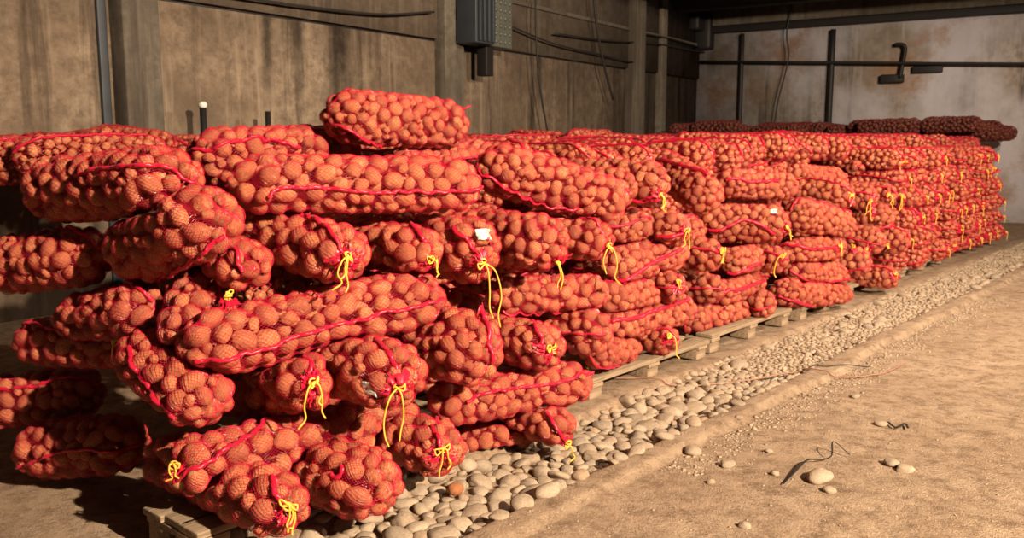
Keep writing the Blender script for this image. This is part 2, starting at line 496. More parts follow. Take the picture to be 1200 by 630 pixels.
def net_mesh(s, m):
    cell = (.0085, .011, .016)[s.lod]; w = (.00088, .00105, .0015)[s.lod]
    T, U, W, ln = s.fr
    tot = s.r * math.pi + ln
    nt = int(2 * math.pi * s.r * .93 / cell * 1.41 / 2) * 2; nv = int(tot / cell * 1.41 * .8)
    G = net_surface(s, nv, nt); s.G = G
    vi, tj = np.meshgrid(np.arange(nv), np.arange(nt), indexing='ij')
    v = vi / (nv - 1); th = tj / nt * 2 * math.pi
    o, d = rays(s, v, th); P = o + d * G[..., None]
    # normals from the smoothed grid
    dv = np.gradient(P, axis=0); dt = np.roll(P, -1, 1) - np.roll(P, 1, 1)
    n = np.cross(dv, dt); n /= np.linalg.norm(n, axis=-1)[..., None] + 1e-9
    n *= np.sign((n * d).sum(-1))[..., None]
    s.P, s.Nn = P, n
    keep = (vi + tj) % 2 == 0
    i, j = np.where(keep[:-1])
    a = []; b = []
    for dj in (1, -1):
        a.append((i, j)); b.append((i + 1, (j + dj) % nt))
    ai = np.concatenate([x[0] for x in a]); aj = np.concatenate([x[1] for x in a]); bi = np.concatenate([x[0] for x in b]); bj = np.concatenate([x[1] for x in b])
    # the ray grid crowds at the poles: leave out most of the yarns there
    capn = s.r * math.pi / 2 / tot
    vv = ai / (nv - 1); pole = np.minimum(vv, 1 - vv) / capn
    ok = (pole > 1) | (rng.random(len(ai)) < np.clip(np.sin(np.clip(pole, 0, 1) * math.pi / 2) * 1.15 + .12, 0, 1))
    ai, aj, bi, bj = ai[ok], aj[ok], bi[ok], bj[ok]
    A, B = P[ai, aj], P[bi, bj]; n_ = n[ai, aj]
    e = B - A; L_ = np.linalg.norm(e, axis=1); side = np.cross(e, n_); side /= np.linalg.norm(side, axis=1)[:, None] + 1e-9
    side *= w / 2
    up = n_ * (w * (1.1, .8, .7)[s.lod])
    V = np.stack([A - side, A + up, A + side, B - side, B + up, B + side], 1).reshape(-1, 3)
    k = np.arange(len(A)) * 6
    Q = np.concatenate([np.stack([k, k + 1, k + 4, k + 3], 1), np.stack([k + 1, k + 2, k + 5, k + 4], 1)])
    return mesh_np('net', V - s.base, Q, None, [m], False)

def snap(s, px, py):
    """nearest point of the net that faces the camera and is seen at (px,py)"""
    P = s.P.reshape(-1, 3); n = s.Nn.reshape(-1, 3)
    f = (n * (CAM - P)).sum(1) > 0
    q = proj(P); dist = ((q - np.array([px, py])) ** 2).sum(1) + np.where(f, 0, 1e6)
    i = dist.argmin(); return P[i], n[i]

def cord(s, pts, parent, r=.006):
    """the gathered seam of the sack"""
    P = spline(pts, 10)
    L_ = np.concatenate([[0], np.cumsum(np.linalg.norm(np.diff(P, axis=0), axis=1))])
    n = max(8, int(L_[-1] / (.004 if s.lod == 0 else .010)))
    t = np.linspace(0, L_[-1], n)
    Q = np.stack([np.interp(t, L_, P[:, k]) for k in range(3)], 1)
    Q += np.stack([np.convolve(rng.standard_normal(n + 8) * .0012, np.ones(9) / 3, 'valid')[:n] for _ in range(3)], 1)
    PP = s.P.reshape(-1, 3); NNn = s.Nn.reshape(-1, 3)
    for i in range(n):
        j = ((PP - Q[i]) ** 2).sum(1).argmin()
        Q[i] += NNn[j] * ((PP[j] - Q[i]) @ NNn[j] + r * .45)
    for _ in range(2): Q[1:-1] = .5 * Q[1:-1] + .25 * (Q[:-2] + Q[2:])
    mb = MB(); mb.tube(Q - s.base, r, 8 if s.lod == 0 else 6, flat=.8, braid=.22)
    mb.build('seam', M_CORD, parent, True)

def mouth(s, p, n, parent):
    """the puckered, gathered mouth of the net around the tie"""
    t = np.cross(n, [0, 0, 1.0]); t /= np.linalg.norm(t); u = np.cross(n, t)
    PP = s.P.reshape(-1, 3)
    k, sc = 56, s.r / .12 * rng.uniform(.8, 1.05)
    prof = [(.049, -.012), (.040, -.001), (.032, .004), (.026, .009), (.021, .012), (.0175, .009), (.015, .0), (.013, -.010)]
    V = []; ph = rng.random(5) * 6; ex, ey = rng.uniform(.75, 1.2, 2)
    for ri, (r_, h_) in enumerate(prof):
        for j in range(k):
            a = 2 * math.pi * j / k
            pl = math.cos(a * 13 + ph[0]) * .5 + math.cos(a * 8 + ph[1] + ri * .2) * .5
            lob = .22 * math.cos(a * 2 + ph[3]) + .14 * math.cos(a * 3 + ph[4])
            rr = r_ * (1 + .07 * pl + lob * (1 - ri / 9)) * sc
            hh = (h_ + .0042 * pl * (0 < ri < 5) + .004 * math.cos(a * 3 + ph[2])) * sc
            q_ = p + (t * math.cos(a) * ex + u * math.sin(a) * ey) * rr
            if ri < 3:
                jn = ((PP - q_) ** 2).sum(1).argmin(); q_ = q_ + n * ((PP[jn] - q_) @ n + (.0005, .003, .004)[ri] + .003 * pl * (ri > 0))
                V.append(q_)
            else: V.append(q_ + n * hh)
    Q = []
    for i in range(len(prof) - 1):
        for j in range(k):
            if i < 3 and rng.random() < (.66, .42, .15)[i]: continue     # the loose netting is open between its pleats
            Q.append([i * k + j, i * k + (j + 1) % k, (i + 1) * k + (j + 1) % k, (i + 1) * k + j])
    link('gathered_mouth', mesh_np('gathered_mouth', np.array(V) - s.base, Q, None, [M_CORD], True), parent)

def bow(s, p, n, parent, r=.0027):
    mb = MB(); t = np.cross(n, [0, 0, 1.0]); t /= np.linalg.norm(t); g = np.array([0, 0, -1.0])
    c = p + n * .012 + np.array([0, 0, .012])
    k = 8 if s.lod == 0 else 5
    t0 = t; t = t * math.cos(rng.uniform(-.9, .9)) + np.cross(n, t) * math.sin(rng.uniform(-.9, .9)); t /= np.linalg.norm(t)
    ring = [c + (t * math.cos(a) + np.cross(n, t) * math.sin(a)) * .012 for a in np.linspace(0, 4 * math.pi, 26)]
    ring = [q + n * .004 * i / 26 for i, q in enumerate(ring)]
    mb.tube(ring, r, k)
    mb.tube(spline([c + t * .010 - g * .004, c + n * .012, c - t * .010 + g * .006], 6), r * 1.5, k)
    for sg in ((1, -1), (1,), (-1,), ())[rng.choice(4, p=(.35, .3, .25, .1))]:
        l = rng.uniform(.014, .036) * (1 if sg > 0 else .8); dr = rng.uniform(-.3, .6)
        q = [c + n * .01, c + n * .016 + t * sg * l * .6 - g * l * .35 * dr, c + n * .012 + t * sg * l - g * l * .2, c + n * .016 + t * sg * l * .8 + g * l * .5, c + n * .012 + g * .004]
        mb.tube(spline(q, 7), r, k)
    t = t0
    for i in range(s.tails):
        l = s.tl * rng.uniform(.6, 1.15); sx = rng.uniform(-.75, .75) + (i - (s.tails - 1) / 2) * .15
        q = [c + n * .008, c + n * .02 + t * sx * l * .28 + g * l * .12, c + n * .018 + t * sx * l * .45 + g * l * .5,
             c + n * .016 + t * (sx * l * .4 + rng.uniform(-.012, .012)) + g * l * .8, c + n * .018 + t * (sx * l * .5 + rng.uniform(-.02, .02)) + g * l]
        mb.tube(spline(q, 7), r, k)
    mb.V = [v - s.base for v in mb.V]
    mb.build('tie_string', M_YEL, parent, True)

def ear(s, p, n, out, parent):
    """a pulled-out corner of the netting"""
    out = np.array(out, float); out /= np.linalg.norm(out)
    t = np.cross(out, n); t /= np.linalg.norm(t) + 1e-9
    V, Q = [], []; K = 7
    for i in range(6):
        a = i / 5; w_ = .024 * (1 - a) ** .7 + .005
        for j in range(K):
            b = (j / (K - 1) - .5) * 2
            V.append(p - n * .006 * (1 - a) + out * (.034 * a) + t * b * w_ + n * .006 * math.cos(j * 2.6 + i))
    for side in (0, 1):
        for i in range(5):
            for j in range(K - 1):
                Q.append([i * K + j, i * K + j + 1, (i + 1) * K + j + 1, (i + 1) * K + j])
        break
    me = mesh_np('net_corner', np.array(V) - s.base, Q, None, [M_CORD], True)
    o = link('net_corner', me, parent); md = o.modifiers.new('s', 'SOLIDIFY'); md.thickness = .004

def tag_obj(s, px, py, parent):
    p, n = snap(s, px, py)
    t = np.cross(n, [0, 0, 1.0]); t /= np.linalg.norm(t); u = np.cross(t, n)
    V, Q = [], []; K = 9
    for i in range(K):
        for j in range(K):
            a, b = (i / 8 - .5), (j / 8 - .5)
            e = .75 + .25 * noise.noise(Vector((a * 3, b * 3, 5)))
            V.append(p + n * (.004 + .006 * noise.noise(Vector((a * 5, b * 5, s.r * 90)))) + t * a * .068 * e + u * b * .055 * e - n * (a * a + b * b) * .012)
    Q = [[i * K + j, i * K + j + 1, (i + 1) * K + j + 1, (i + 1) * K + j] for i in range(K - 1) for j in range(K - 1)]
    o = link('paper_tag', mesh_np('paper_tag', np.array(V) - s.base, Q, None, [M_TAG], True), parent, label='crumpled white paper tag')
    md = o.modifiers.new('s', 'SOLIDIFY'); md.thickness = .001

def build_sack(s, root=None):
    s.base = np.array([*((s.A + s.B) / 2)[:2], max(s.floor, min(s.A[2], s.B[2]) - s.r * s.q)])
    solve_surface(s); place_potatoes(s)
    if root is None:
        root = empty('potato_sack', s.base, label=s.label, category='sack')
        if s.group: root['group'] = s.group
    s.root = root
    link('net', net_mesh(s, M_NET), root)
    # potatoes that the camera can see on the nearer sacks: each a part of its own
    n = len(s.C); vis = np.zeros(n, bool)
    if s.lod < 2:
        tocam = CAM - s.C; dist = np.linalg.norm(tocam, axis=1); dirc = tocam / dist[:, None]
        face = (s.NN * dirc).sum(1)
        P = s.C + dirc * (s.RR * 1.1)[:, None]
        free = (s.LAY == 0) & (face > -.15)
        for k in range(1, 22):
            Q = P + dirc * (k * .05)
            for j in ALL:
                if j is s or np.linalg.norm((j.A + j.B) / 2 - (s.A + s.B) / 2) > 2: continue
                free &= ~(fval(j, Q) < .8)
        q = proj(s.C); free &= (q[:, 0] > -20) & (q[:, 0] < 1220) & (q[:, 1] < 650)
        idx = np.where(free)[0]
        idx = idx[np.argsort(-face[idx] * s.RR[idx])][:100 if s.lod == 0 else 60]
        vis[idx] = True
    for i in np.where(vis)[0]:
        Mx = Matrix([[*s.M[i][:, k], 0] for k in range(3)] + [[0, 0, 0, 1]])
        c = s.C[i] - s.base
        for k in range(3): Mx[k][3] = c[k]
        link('potato', POT_ME[s.var[i]], root, Mx)
    r_ = ~vis
    if r_.any():
        lib, tr = (POT_MID, T2) if s.lod < 2 else (POT_LO, T1)
        me = merged('potatoes', s.M[r_], s.C[r_] - s.base, s.var[r_], lib, tr, M_POTS)
        link('potatoes', me, root, kind='stuff') if (s.lod < 2) else link('potatoes', me, root, kind='stuff')
    # seam
    if s.seam:
        pts = []
        for (x, y) in s.seam:
            p, nn = snap(s, x, y); pts.append(p + nn * .004)
        cord(s, pts, root, .0078 if s.lod == 0 else .0125)
    else:
        a0 = s.seam_th if s.seam_th is not None else rng.uniform(-.6, 1.4)
        vs = np.linspace(.02, .97, 14); th = a0 + .35 * np.sin(vs * 5 + a0 * 9)
        o, d = rays(s, vs, th); g = surf_at(s, vs, th, s.G); cord(s, o + d * (g + .003)[:, None], root, .0065 if s.lod == 0 else .008)
    if s.tie:
        p, nn = snap(s, *s.tie); mouth(s, p, nn, root); bow(s, p, nn, root, rng.uniform(.0024, .0031) if s.lod == 0 else .0036)
    for (x, y, dx, dy) in s.ears:   # pulled corners
        p, nn = snap(s, x, y)
        ear(s, p, nn, [dx, 0, dy], root)
    if s.tag: tag_obj(s, *s.tag, root)
    for a in ('P', 'Nn', 'G', 'o', 'd'):
        if hasattr(s, a) and s.lod: delattr(s, a)
    return root

exec_tables = True
# ---- the nearest stack: sacks read from the photograph, one by one
L((415, 137, .35), (515, 145, .33), .128, 'topmost red net sack of potatoes, lying alone on top of the nearest stack', pot=0.92, seam=[(382, 143), (405, 150), (428, 163), (447, 176)], ears=[(546, 124, 1, .3)], tag=None)
L((312, 216, .13), (526, 216, -.08), .122, 'long red net sack of potatoes lying directly under the topmost sack', pot=1.08, seam=[(314, 232), (328, 222), (370, 221), (430, 224), (500, 225), (566, 220)])
L((272, 262, .42), (392, 296, -.10), .118, 'red net sack under the left half of the long upper sack, yellow bow', pot=1.10, tie=(405, 303), tails=3, tl=.10, seam=[(300, 250), (340, 252), (375, 262), (396, 282), (404, 300)])
E(485, 292, -.06, .105, 'small sack end with hanging yellow string, under the right half of the long upper sack', pot=1.08, tie=(503, 308), tl=.07, seam=[(482, 262), (494, 278), (503, 305)])
E(551, 293, -.12, .112, 'narrow upright sack end with a white scrap and very long yellow strings', pot=1.08, q=1.15, tie=(564, 308), tl=.20, seam=[(532, 266), (548, 282), (562, 303)], tag=(566, 274))
E(628, 283, -.14, .137, 'bulging sack end below the sloping upper sack, yellow string hanging from its lower right', tie=(652, 304), tl=.15, seam=[(600, 312), (625, 318), (650, 304)])
E(690, 280, -.10, .112, 'sack end half hidden to the right of the bulging sack, yellow string at its edge', tie=(712, 288), tl=.15)
L((592, 200, .08), (702, 233, -.10), .135, 'upper sack sloping down to the right, red seam along its underside', seam=[(562, 198), (585, 215), (610, 228), (640, 240), (678, 244)])
L((258, 400, .04), (480, 352, -.10), .128, 'long tilted sack across the middle of the nearest stack with straw-coloured string on top', pot=1.18, tie=(268, 346), tails=3, tl=.04, seam=[(228, 424), (260, 421), (300, 411), (350, 394), (410, 376), (470, 362), (520, 350)])
L((236, 338, .32), (226, 385, .18), .115, 'sack tucked behind the left end of the long tilted sack', seam=[(252, 325), (256, 350), (262, 372)])
L((290, 462, .30), (360, 447, -.12), .108, 'sack end right under the long tilted sack, yellow bow beside a visible potato', pot=1.15, tie=(364, 453), tails=3, tl=.12, seam=[(358, 418), (364, 436), (364, 452)])
E(452, 438, -.24, .132, 'large round sack end with a crumpled white tag and long yellow string', pot=1.12, tie=(464, 453), tl=.17, seam=[(440, 398), (458, 420), (464, 450)], tag=(431, 456))
L((244, 545, -.02), (455, 492, .02), .122, 'long sack low on the nearest stack with a yellow tie on its left end', pot=1.25, seam=[(208, 562), (235, 545), (265, 525), (300, 503), (322, 488)], tie=(206, 553), tl=.06, floor=.125)
E(322, 590, -.25, .105, 'lowest sack end hanging over the pallet boards, yellow bow at its lower right', pot=1.25, tie=(335, 602), tails=3, tl=.08, seam=[(318, 560), (326, 580), (334, 600)])
E(424, 565, -.24, .132, 'round sack end on the stones without a string, red stitching patch near its top', pot=1.12, seam=[(384, 578), (392, 560), (402, 545)])
E(508, 524, -.20, .115, 'sack end on the stones with looping yellow string, right of the round stringless one', pot=1.10, tie=(517, 532), tl=.09, seam=[(507, 495), (514, 514), (517, 530)])
E(546, 408, -.20, .135, 'cone shaped sack end with a red peak and no string', pot=1.02, q=1.0, seam=[(565, 362), (572, 392), (576, 425)], ears=[(563, 364, .2, 1)])
E(630, 405, -.22, .113, 'small round sack end with a short yellow knot at its centre', tie=(640, 411), tails=1, tl=.03, seam=[(618, 378), (634, 392), (640, 425)])
E(690, 388, -.10, .108, 'lumpy sack end at the right edge of the nearest stack, above the seamed sack', q=1.0)
L((596, 347, .0), (688, 342, -.10), .098, 'sack lying lengthwise in the shade below the bulging sack end', seam_th=-1.3)
L((533, 470, -.12), (664, 449, -.25), .108, 'long sack near the bottom right of the nearest stack with a thick straight red seam', pot=1.05, seam=[(546, 470), (560, 462), (600, 456), (650, 448), (697, 436)])
L((560, 518, -.05), (614, 503, -.14), .098, 'short sack lying on the stones between two sack ends', seam_th=-1.5)
E(650, 499, -.27, .088, 'lowest right sack end of the nearest stack, red seam running to a pale yellow string', tie=(664, 518), tails=1, tl=.07, seam=[(641, 483), (652, 500), (663, 517)])
# end face of the nearest stack and what lies left of it
L((75, 222, .80), (188, 213, .28), .138, 'rounded sack at the top left, dark hollow under its curved red seam', seam=[(90, 205), (128, 198), (165, 192), (200, 197), (228, 212)])
L((262, 184, .50), (348, 180, .50), .13, 'sack behind the long upper sack at the top left with a wavy red seam', seam=[(222, 178), (250, 177), (285, 166), (320, 164), (350, 172)])
L((172, 290, .42), (234, 260, .12), .138, 'broad sack at the left end of the stack with many bare looking potatoes', pot=1.08, seam=[(152, 334), (180, 328), (210, 314), (240, 294), (262, 276)])
L((100, 372, .70), (160, 362, .42), .105, 'smaller sack in the left end face below the broad one', seam_th=1.3)
L((240, 292, .45), (284, 310, .10), .10, 'sack squeezed behind the bow-tied upper sack and the long tilted sack', seam=[(256, 278), (272, 292), (286, 318)])
L((176, 420, .30), (230, 462, .04), .116, 'sack in the left end face, slanting down to the right above the low long sack', seam=[(150, 408), (166, 440), (185, 470), (205, 490)])
L((52, 400, .95), (128, 402, .68), .105, 'shaded sack with a yellow tie low at the left edge', tie=(142, 402), tails=2, tl=.08)
L((60, 525, .85), (132, 520, .62), .125, 'shaded sack lying alone near the ground at the lower left')
L((20, 310, 1.0), (92, 300, .72), .125, 'sack at the far left side, beside the broad sack and below the seamed one')
L((352, 168, .75), (395, 172, .60), .10, 'sack just behind the left end of the topmost sack')
L((8, 470, 1.15), (85, 460, .95), .12, 'shaded sack at the far left, above the sack near the ground')
L((215, 345, .75), (190, 440, .55), .11, 'sack deep in the left end face behind the slanting ones')
L((470, 200, .35), (560, 185, .40), .10, 'sack under the right end of the topmost sack')
L((420, 340, .42), (560, 370, .3), .11, 'sack deep in the gap at the middle of the nearest stack')
L((390, 400, .30), (560, 450, .3), .11, 'sack deep in the stack behind the large round sack end')
L((480, 520, .35), (640, 440, .2), .11, 'sack deep in the stack behind the thick seamed one')
L((640, 260, .35), (760, 262, .42), .10, 'sack deep behind the half hidden sack end')
NEAR_N = len(ALL)

# ---- second stack, on the pallets
G2 = dict(lod=1, floor=.11, q=.96)
E(722, 220, .05, .104, 'sack end tied in yellow at the right foot of the sloping upper sack', tie=(728, 229), tl=.09, seam=[(700, 205), (716, 214), (727, 226)], **G2)
E(757, 214, .06, .122, 'sack end with a wide yellow bow on the top layer of the second stack', tie=(771, 230), tl=.08, seam=[(735, 232), (752, 236), (770, 232)], **G2)
L((788, 203, .42), (823, 228, .10), .125, 'stringless sack end at the top of the second stack, right of the wide yellow bow', seam=[(740, 190), (770, 188), (800, 194), (830, 205)], **G2)
E(786, 268, .08, .106, 'sack end with yellow string, second layer down in the second stack', tie=(803, 272), tl=.10, seam=[(770, 276), (786, 276), (802, 272)], **G2)
L((708, 264, .18), (744, 264, .12), .092, 'short shaded sack under the first tied end of the second stack', **G2)
L((722, 312, .08), (786, 296, .10), .105, 'sack lying lengthwise with a red seam rising to the right, beside the yellow strings', seam=[(722, 327), (745, 319), (770, 306), (798, 292)], **G2)
E(828, 298, .08, .105, 'sack end with yellow string in the middle of the second stack', tie=(843, 294), tl=.10, **G2)
L((716, 347, .06), (756, 344, .08), .092, 'plump lengthwise sack below the red rising seam', seam_th=1.6, **G2)
E(784, 336, .06, .098, 'sack end with its yellow string sticking out to the right', tie=(794, 334), tails=2, tl=.06, **G2)
L((718, 384, .04), (798, 362, .08), .09, 'flattened lengthwise sack with a broad red seam along its top', seam=[(716, 378), (740, 373), (765, 364), (806, 350)], **G2)
L((700, 412, .0), (732, 406, .05), .088, 'sack resting on the first pallet at the foot of the nearest stack', seam_th=-1.4, **G2)
E(778, 398, .04, .088, 'bottom sack end hanging over the pallet, thin yellow string reaching the ground', tie=(784, 397), tails=1, tl=.16, **G2)
L((812, 376, .14), (868, 362, .14), .092, 'long sack resting on the second pallet', seam_th=-1.5, **G2)
L((846, 343, .10), (884, 333, .12), .082, 'flat sack with a straight red seam above the second pallet', seam=[(842, 344), (865, 339), (896, 329)], **G2)
E(893, 356, .08, .09, 'upright stringless sack end above the end of the second pallet', **{**G2, 'q': 1.1})
E(833, 338, .12, .085, 'small peaked sack end between two yellow strings', **{**G2, 'q': 1.1})
L((825, 262, .40), (902, 262, .08), .132, 'big bulging sack with a white glint and a red seam below, on the second stack', seam=[(808, 270), (840, 270), (870, 258), (890, 262), (908, 274)], tie=(920, 268), tails=2, tl=.08, tag=(906, 248), **G2)
E(907, 304, .08, .098, 'sack end with a long looped yellow string at the right side of the second stack', tie=(916, 303), tails=1, tl=.16, **G2)
L((860, 306, .10), (882, 302, .12), .092, 'short sack with a seam under the big bulging sack', seam=[(852, 318), (870, 316), (888, 308)], **G2)
L((856, 215, .34), (918, 218, .20), .105, 'dark fronted sack with a red seam along its top edge, above the big bulging sack', seam=[(852, 212), (880, 213), (912, 212)], **G2)
L((820, 320, .35), (900, 318, .35), .10, 'sack deep in the second stack behind the tied ends', **G2)
L((850, 238, .45), (900, 236, .42), .10, 'sack deep in the second stack under the dark fronted one', **G2)
L((740, 285, .42), (840, 262, .42), .11, 'sack deep in the second stack, upper half', **G2)
# ---- third stack
G3 = dict(lod=1, floor=.10, q=.96)
E(978, 230, .10, .142, 'plump sack end at the top of the third stack, yellow string at its right', tie=(996, 233), tails=2, tl=.10, **G3)
L((938, 252, .10), (982, 262, .0), .125, 'wide stringless sack in the upper part of the third stack', seam_th=1.4, **G3)
E(1030, 255, .05, .125, 'sack end with a thin yellow string on the second layer of the third stack', tie=(1021, 247), tails=1, tl=.13, seam=[(1018, 272), (1035, 266), (1050, 263)], **G3)
L((930, 300, .10), (972, 288, .04), .12, 'sack with a yellow string at its right end, middle of the third stack', tie=(982, 291), tl=.08, seam=[(915, 288), (945, 291), (978, 290)], **G3)
L((932, 316, .08), (976, 324, .04), .118, 'lengthwise sack with large potatoes low in the third stack', **G3)
L((922, 343, .06), (980, 346, -.02), .12, 'lowest bulging sack of the third stack, sagging over the ground', seam=[(912, 346), (930, 352), (950, 358)], floor=.06, lod=1)
E(1020, 282, .03, .12, 'sack end with yellow loops in the middle of the third stack', tie=(1016, 293), tails=2, tl=.09, **G3)
E(1050, 282, .04, .12, 'sack end with a bright yellow knot near the right of the third stack', tie=(1041, 287), tails=1, tl=.03, **G3)
E(1036, 325, -.02, .12, 'bottom sack end with yellow string at the right of the third stack', tie=(1047, 324), tails=1, tl=.10, floor=.06, lod=1)
E(1003, 306, .06, .12, 'sack end with a drooping yellow string below the loops', tie=(1000, 293), tails=1, tl=.06, **G3)
E(1012, 230, .12, .11, 'second yellow tied end in the top layer of the third stack', tie=(1021, 236), tl=.10, **G3)
E(1036, 228, .14, .11, 'third yellow tied end in the top layer of the third stack', tie=(1040, 229), tl=.10, **G3)
E(1062, 230, .14, .12, 'fourth yellow tied end in the top layer of the third stack', tie=(1057, 231), tl=.12, **G3)
L((935, 208, .34), (978, 211, .30), .11, 'dark ended sack with a yellow knot on top, upper edge of third stack', tie=(945, 199), tails=1, tl=.04, **G3)
L((1005, 196, .42), (1062, 198, .45), .12, 'sack lying lengthwise on top of the third stack behind the tied ends', **G3)
L((1000, 325, .22), (1010, 345, .15), .12, 'sack end low in the third stack beside the bottom one', **G3)
# beyond: the same stack running on to the wall
pos = [(x, z) for z in (.17, .34, .52, .70, .88, 1.03) for x in range(11)]
for k, (x, z) in enumerate(pos):
    s_ = 4.55 + x * .33 + (.16 if int(z * 10) % 2 else 0) + rng.uniform(-.03, .03)
    A = row(s_, .08 + rng.uniform(-.04, .06) + z * .08, z)
    if any(fval(j, A[None])[0] < .9 for j in ALL): continue
    p_ = proj(A + np.array([*N2 * .12, 0]))[0]
    sack(A, A + np.array([*(-N2 * .5), 0]), .128, 'distant sack end where the third stack runs on to the right', lod=2, floor=.06, q=.95,
         tie=(p_[0] + 3, p_[1]) if rng.random() < .6 else None, tails=1, tl=.1, group='sack ends where the third stack runs on')
SPEC = list(ALL)
if globals().get('CALC'):
    for s in SPEC: print('%-40s A z%.2f sd(%.2f %.2f) B z%.2f sd(%.2f %.2f) len %.2f' % (s.label[:40], s.A[2], *sd(s.A), s.B[2], *sd(s.B), np.linalg.norm(s.A - s.B) + 2 * s.r))
# sacks of the far run and of the field that no view from here or a step aside shows
UNSEEN_RUN = set([])#RUN
UNSEEN_FIELD = set([3, 24, 29, 31, 45, 46, 48, 49, 50, 51, 55, 61, 62, 63, 64, 66, 67, 68, 69, 70, 72, 73, 74, 75, 76, 77, 78, 79, 80, 84, 85, 86, 87, 89, 90, 91, 94, 95, 96, 97, 98, 99, 100, 102, 104, 106, 109, 110, 111, 112, 113, 114, 115, 117, 119, 121, 122, 123, 125, 126, 127, 128, 129, 130, 132, 139, 140, 141, 143, 144, 145, 146, 148, 149, 151, 154, 155, 156, 157, 158, 159, 160, 161, 162, 163, 164, 165, 166, 167, 168, 169, 170, 171, 175, 176, 177, 179, 180, 181, 182, 183, 184, 185, 186, 187, 188, 189, 190, 192, 193, 194, 195, 196, 197, 200, 202, 203, 204, 205, 207, 209, 212, 213, 214, 215, 216, 220, 227, 230, 236])#FIELD
BUILT = {}
for k, s in enumerate(SPEC):
    if k in UNSEEN_RUN: continue
    BUILT[build_sack(s).name] = ('run', k)
print('specified sacks', len(SPEC), round(time.time() - T0, 1))

# ---- the field of sacks behind the stack fronts: a few kinds, copied
CW = np.array([3.24, 16.0])                                   # the corner of the two walls
WD = np.array([.547, .837]); WD /= np.linalg.norm(WD)         # left wall's direction, away from the camera
WN = np.array([WD[1], -WD[0]])                                # into the room
protos = []
saveALL = ALL[:]
for k in range(7):
    ALL.clear()
    s = sack([0, 0, .12], [.50 + .03 * (k % 3), .03 * ((k % 3) - 1), .12 + .01 * (k % 2)], .134, 'x', q=.86, lod=2, floor=.015, seam_th=.9 + .25 * k)
    rt = build_sack(s); protos.append(rt)
    kids = [c for c in COL.objects if c.parent == rt]
    c0 = Vector(s.base)
    for c in kids:                      # the origin to the middle of the base
        c.location = c.location
    rt['_kids'] = 0
ALL[:] = saveALL
KIDS = {id(r): [c for c in COL.objects if c.parent == r] for r in protos}
used = set()
mar_net, mar_pot = {}, {}
NPUT = 0
def put(k, loc, rz, tilt, sc, label, group, maroon=False):
    global NPUT
    NPUT += 1
    if NPUT in UNSEEN_FIELD: return
    r0 = protos[k]
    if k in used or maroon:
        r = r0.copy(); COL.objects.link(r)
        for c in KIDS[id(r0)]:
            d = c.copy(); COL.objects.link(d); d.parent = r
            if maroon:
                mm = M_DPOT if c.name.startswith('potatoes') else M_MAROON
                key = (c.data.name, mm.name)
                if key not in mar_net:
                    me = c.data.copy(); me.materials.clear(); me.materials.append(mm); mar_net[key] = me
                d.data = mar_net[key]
    else:
        r = r0; used.add(k)
    r.location = loc; r.rotation_euler = (tilt[0], tilt[1], rz); r.scale = (sc, sc, sc)
    r['label'] = label; r['category'] = 'sack'; r['group'] = group
    if '_kids' in r: del r['_kids']
    BUILT[r.name] = ('field', NPUT)
ang = math.atan2(S2[1], S2[0]); cnt = 0; darkn = 0
fr = random.Random(5)
mids = np.array([(s.A + s.B) / 2 for s in SPEC])
for bi in range(14):
    dd = .86 + bi * .80
    along = bi % 3 == 2
    step = .275 if not along else .84
    sub = (0,) if not along else (-.27, 0, .27)
    for so in sub:
        s_ = -2.2 + fr.uniform(0, .2)
        while s_ < 14:
            s_ += step
            s_j = s_ + fr.uniform(-.03, .03); d_j = dd + so + fr.uniform(-.05, .05)
            p = row(s_j, d_j)
            q = p[:2] - CW
            if q @ WN < .5 or q @ WD > -.55: continue
            Y = p[1]
            z = .985 + .018 * min(Y, 9) + fr.uniform(-.035, .035) + .07 * noise.noise(Vector((p[0] * .9, p[1] * .9, 3)))
            px, py = proj(np.array([p[0], p[1], z + .1]))[0]
            if px < 225:
                if Y < 4.5: continue
                z += .06
            elif px < 350: z -= .12
            if px < -120 or px > 1330: continue
            if Y > 8.2 and fr.random() < .0: continue
            c = np.array([p[0], p[1], z])
            if any(fval(j, c[None])[0] < 1.5 for j in SPEC) : continue
            dark = (q @ WD > -2.3)  # rows by the back wall get shade painted into net and skin
            rz = ang + (math.pi / 2 if not along else 0) + fr.uniform(-.09, .09) + (math.pi if fr.random() < .5 else 0)
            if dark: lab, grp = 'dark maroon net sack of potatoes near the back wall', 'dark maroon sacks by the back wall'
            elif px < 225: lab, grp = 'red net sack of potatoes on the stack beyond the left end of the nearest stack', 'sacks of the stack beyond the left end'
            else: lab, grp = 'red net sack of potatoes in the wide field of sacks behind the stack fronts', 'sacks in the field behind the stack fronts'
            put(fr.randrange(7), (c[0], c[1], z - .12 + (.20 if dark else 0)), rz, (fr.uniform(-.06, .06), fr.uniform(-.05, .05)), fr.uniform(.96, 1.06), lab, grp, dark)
            cnt += 1; darkn += dark
for lv, z in enumerate((.22, .42, .62, .80, .97)):
    s_ = -2.0 + (.3 if lv % 2 else 0)
    while s_ < 5.6:
        d_ = .72 + fr.uniform(-.03, .05)
        A = row(s_ - .27, d_, z); B = row(s_ + .27, d_, z); c = (A + B) / 2
        q_ = np.stack([A, c, B])
        if not any((fval(j, q_) < 1.25).any() for j in SPEC) and proj(c)[0][0] > 90:
            put(fr.randrange(7), (c[0], c[1], z - .12), ang + fr.uniform(-.1, .1), (0, fr.uniform(-.06, .06)), 1.0,
                'sack lying deep inside the stacks, seen only through the dark gaps between the front sacks', 'sacks deep inside the stacks'); cnt += 1
        s_ += .80
for k, r in enumerate(protos):          # a kind that ended up unused goes
    if k not in used:
        for c in KIDS[id(r)]: bpy.data.objects.remove(c)
        bpy.data.objects.remove(r)
print('field sacks', cnt, darkn, round(time.time() - T0, 1))

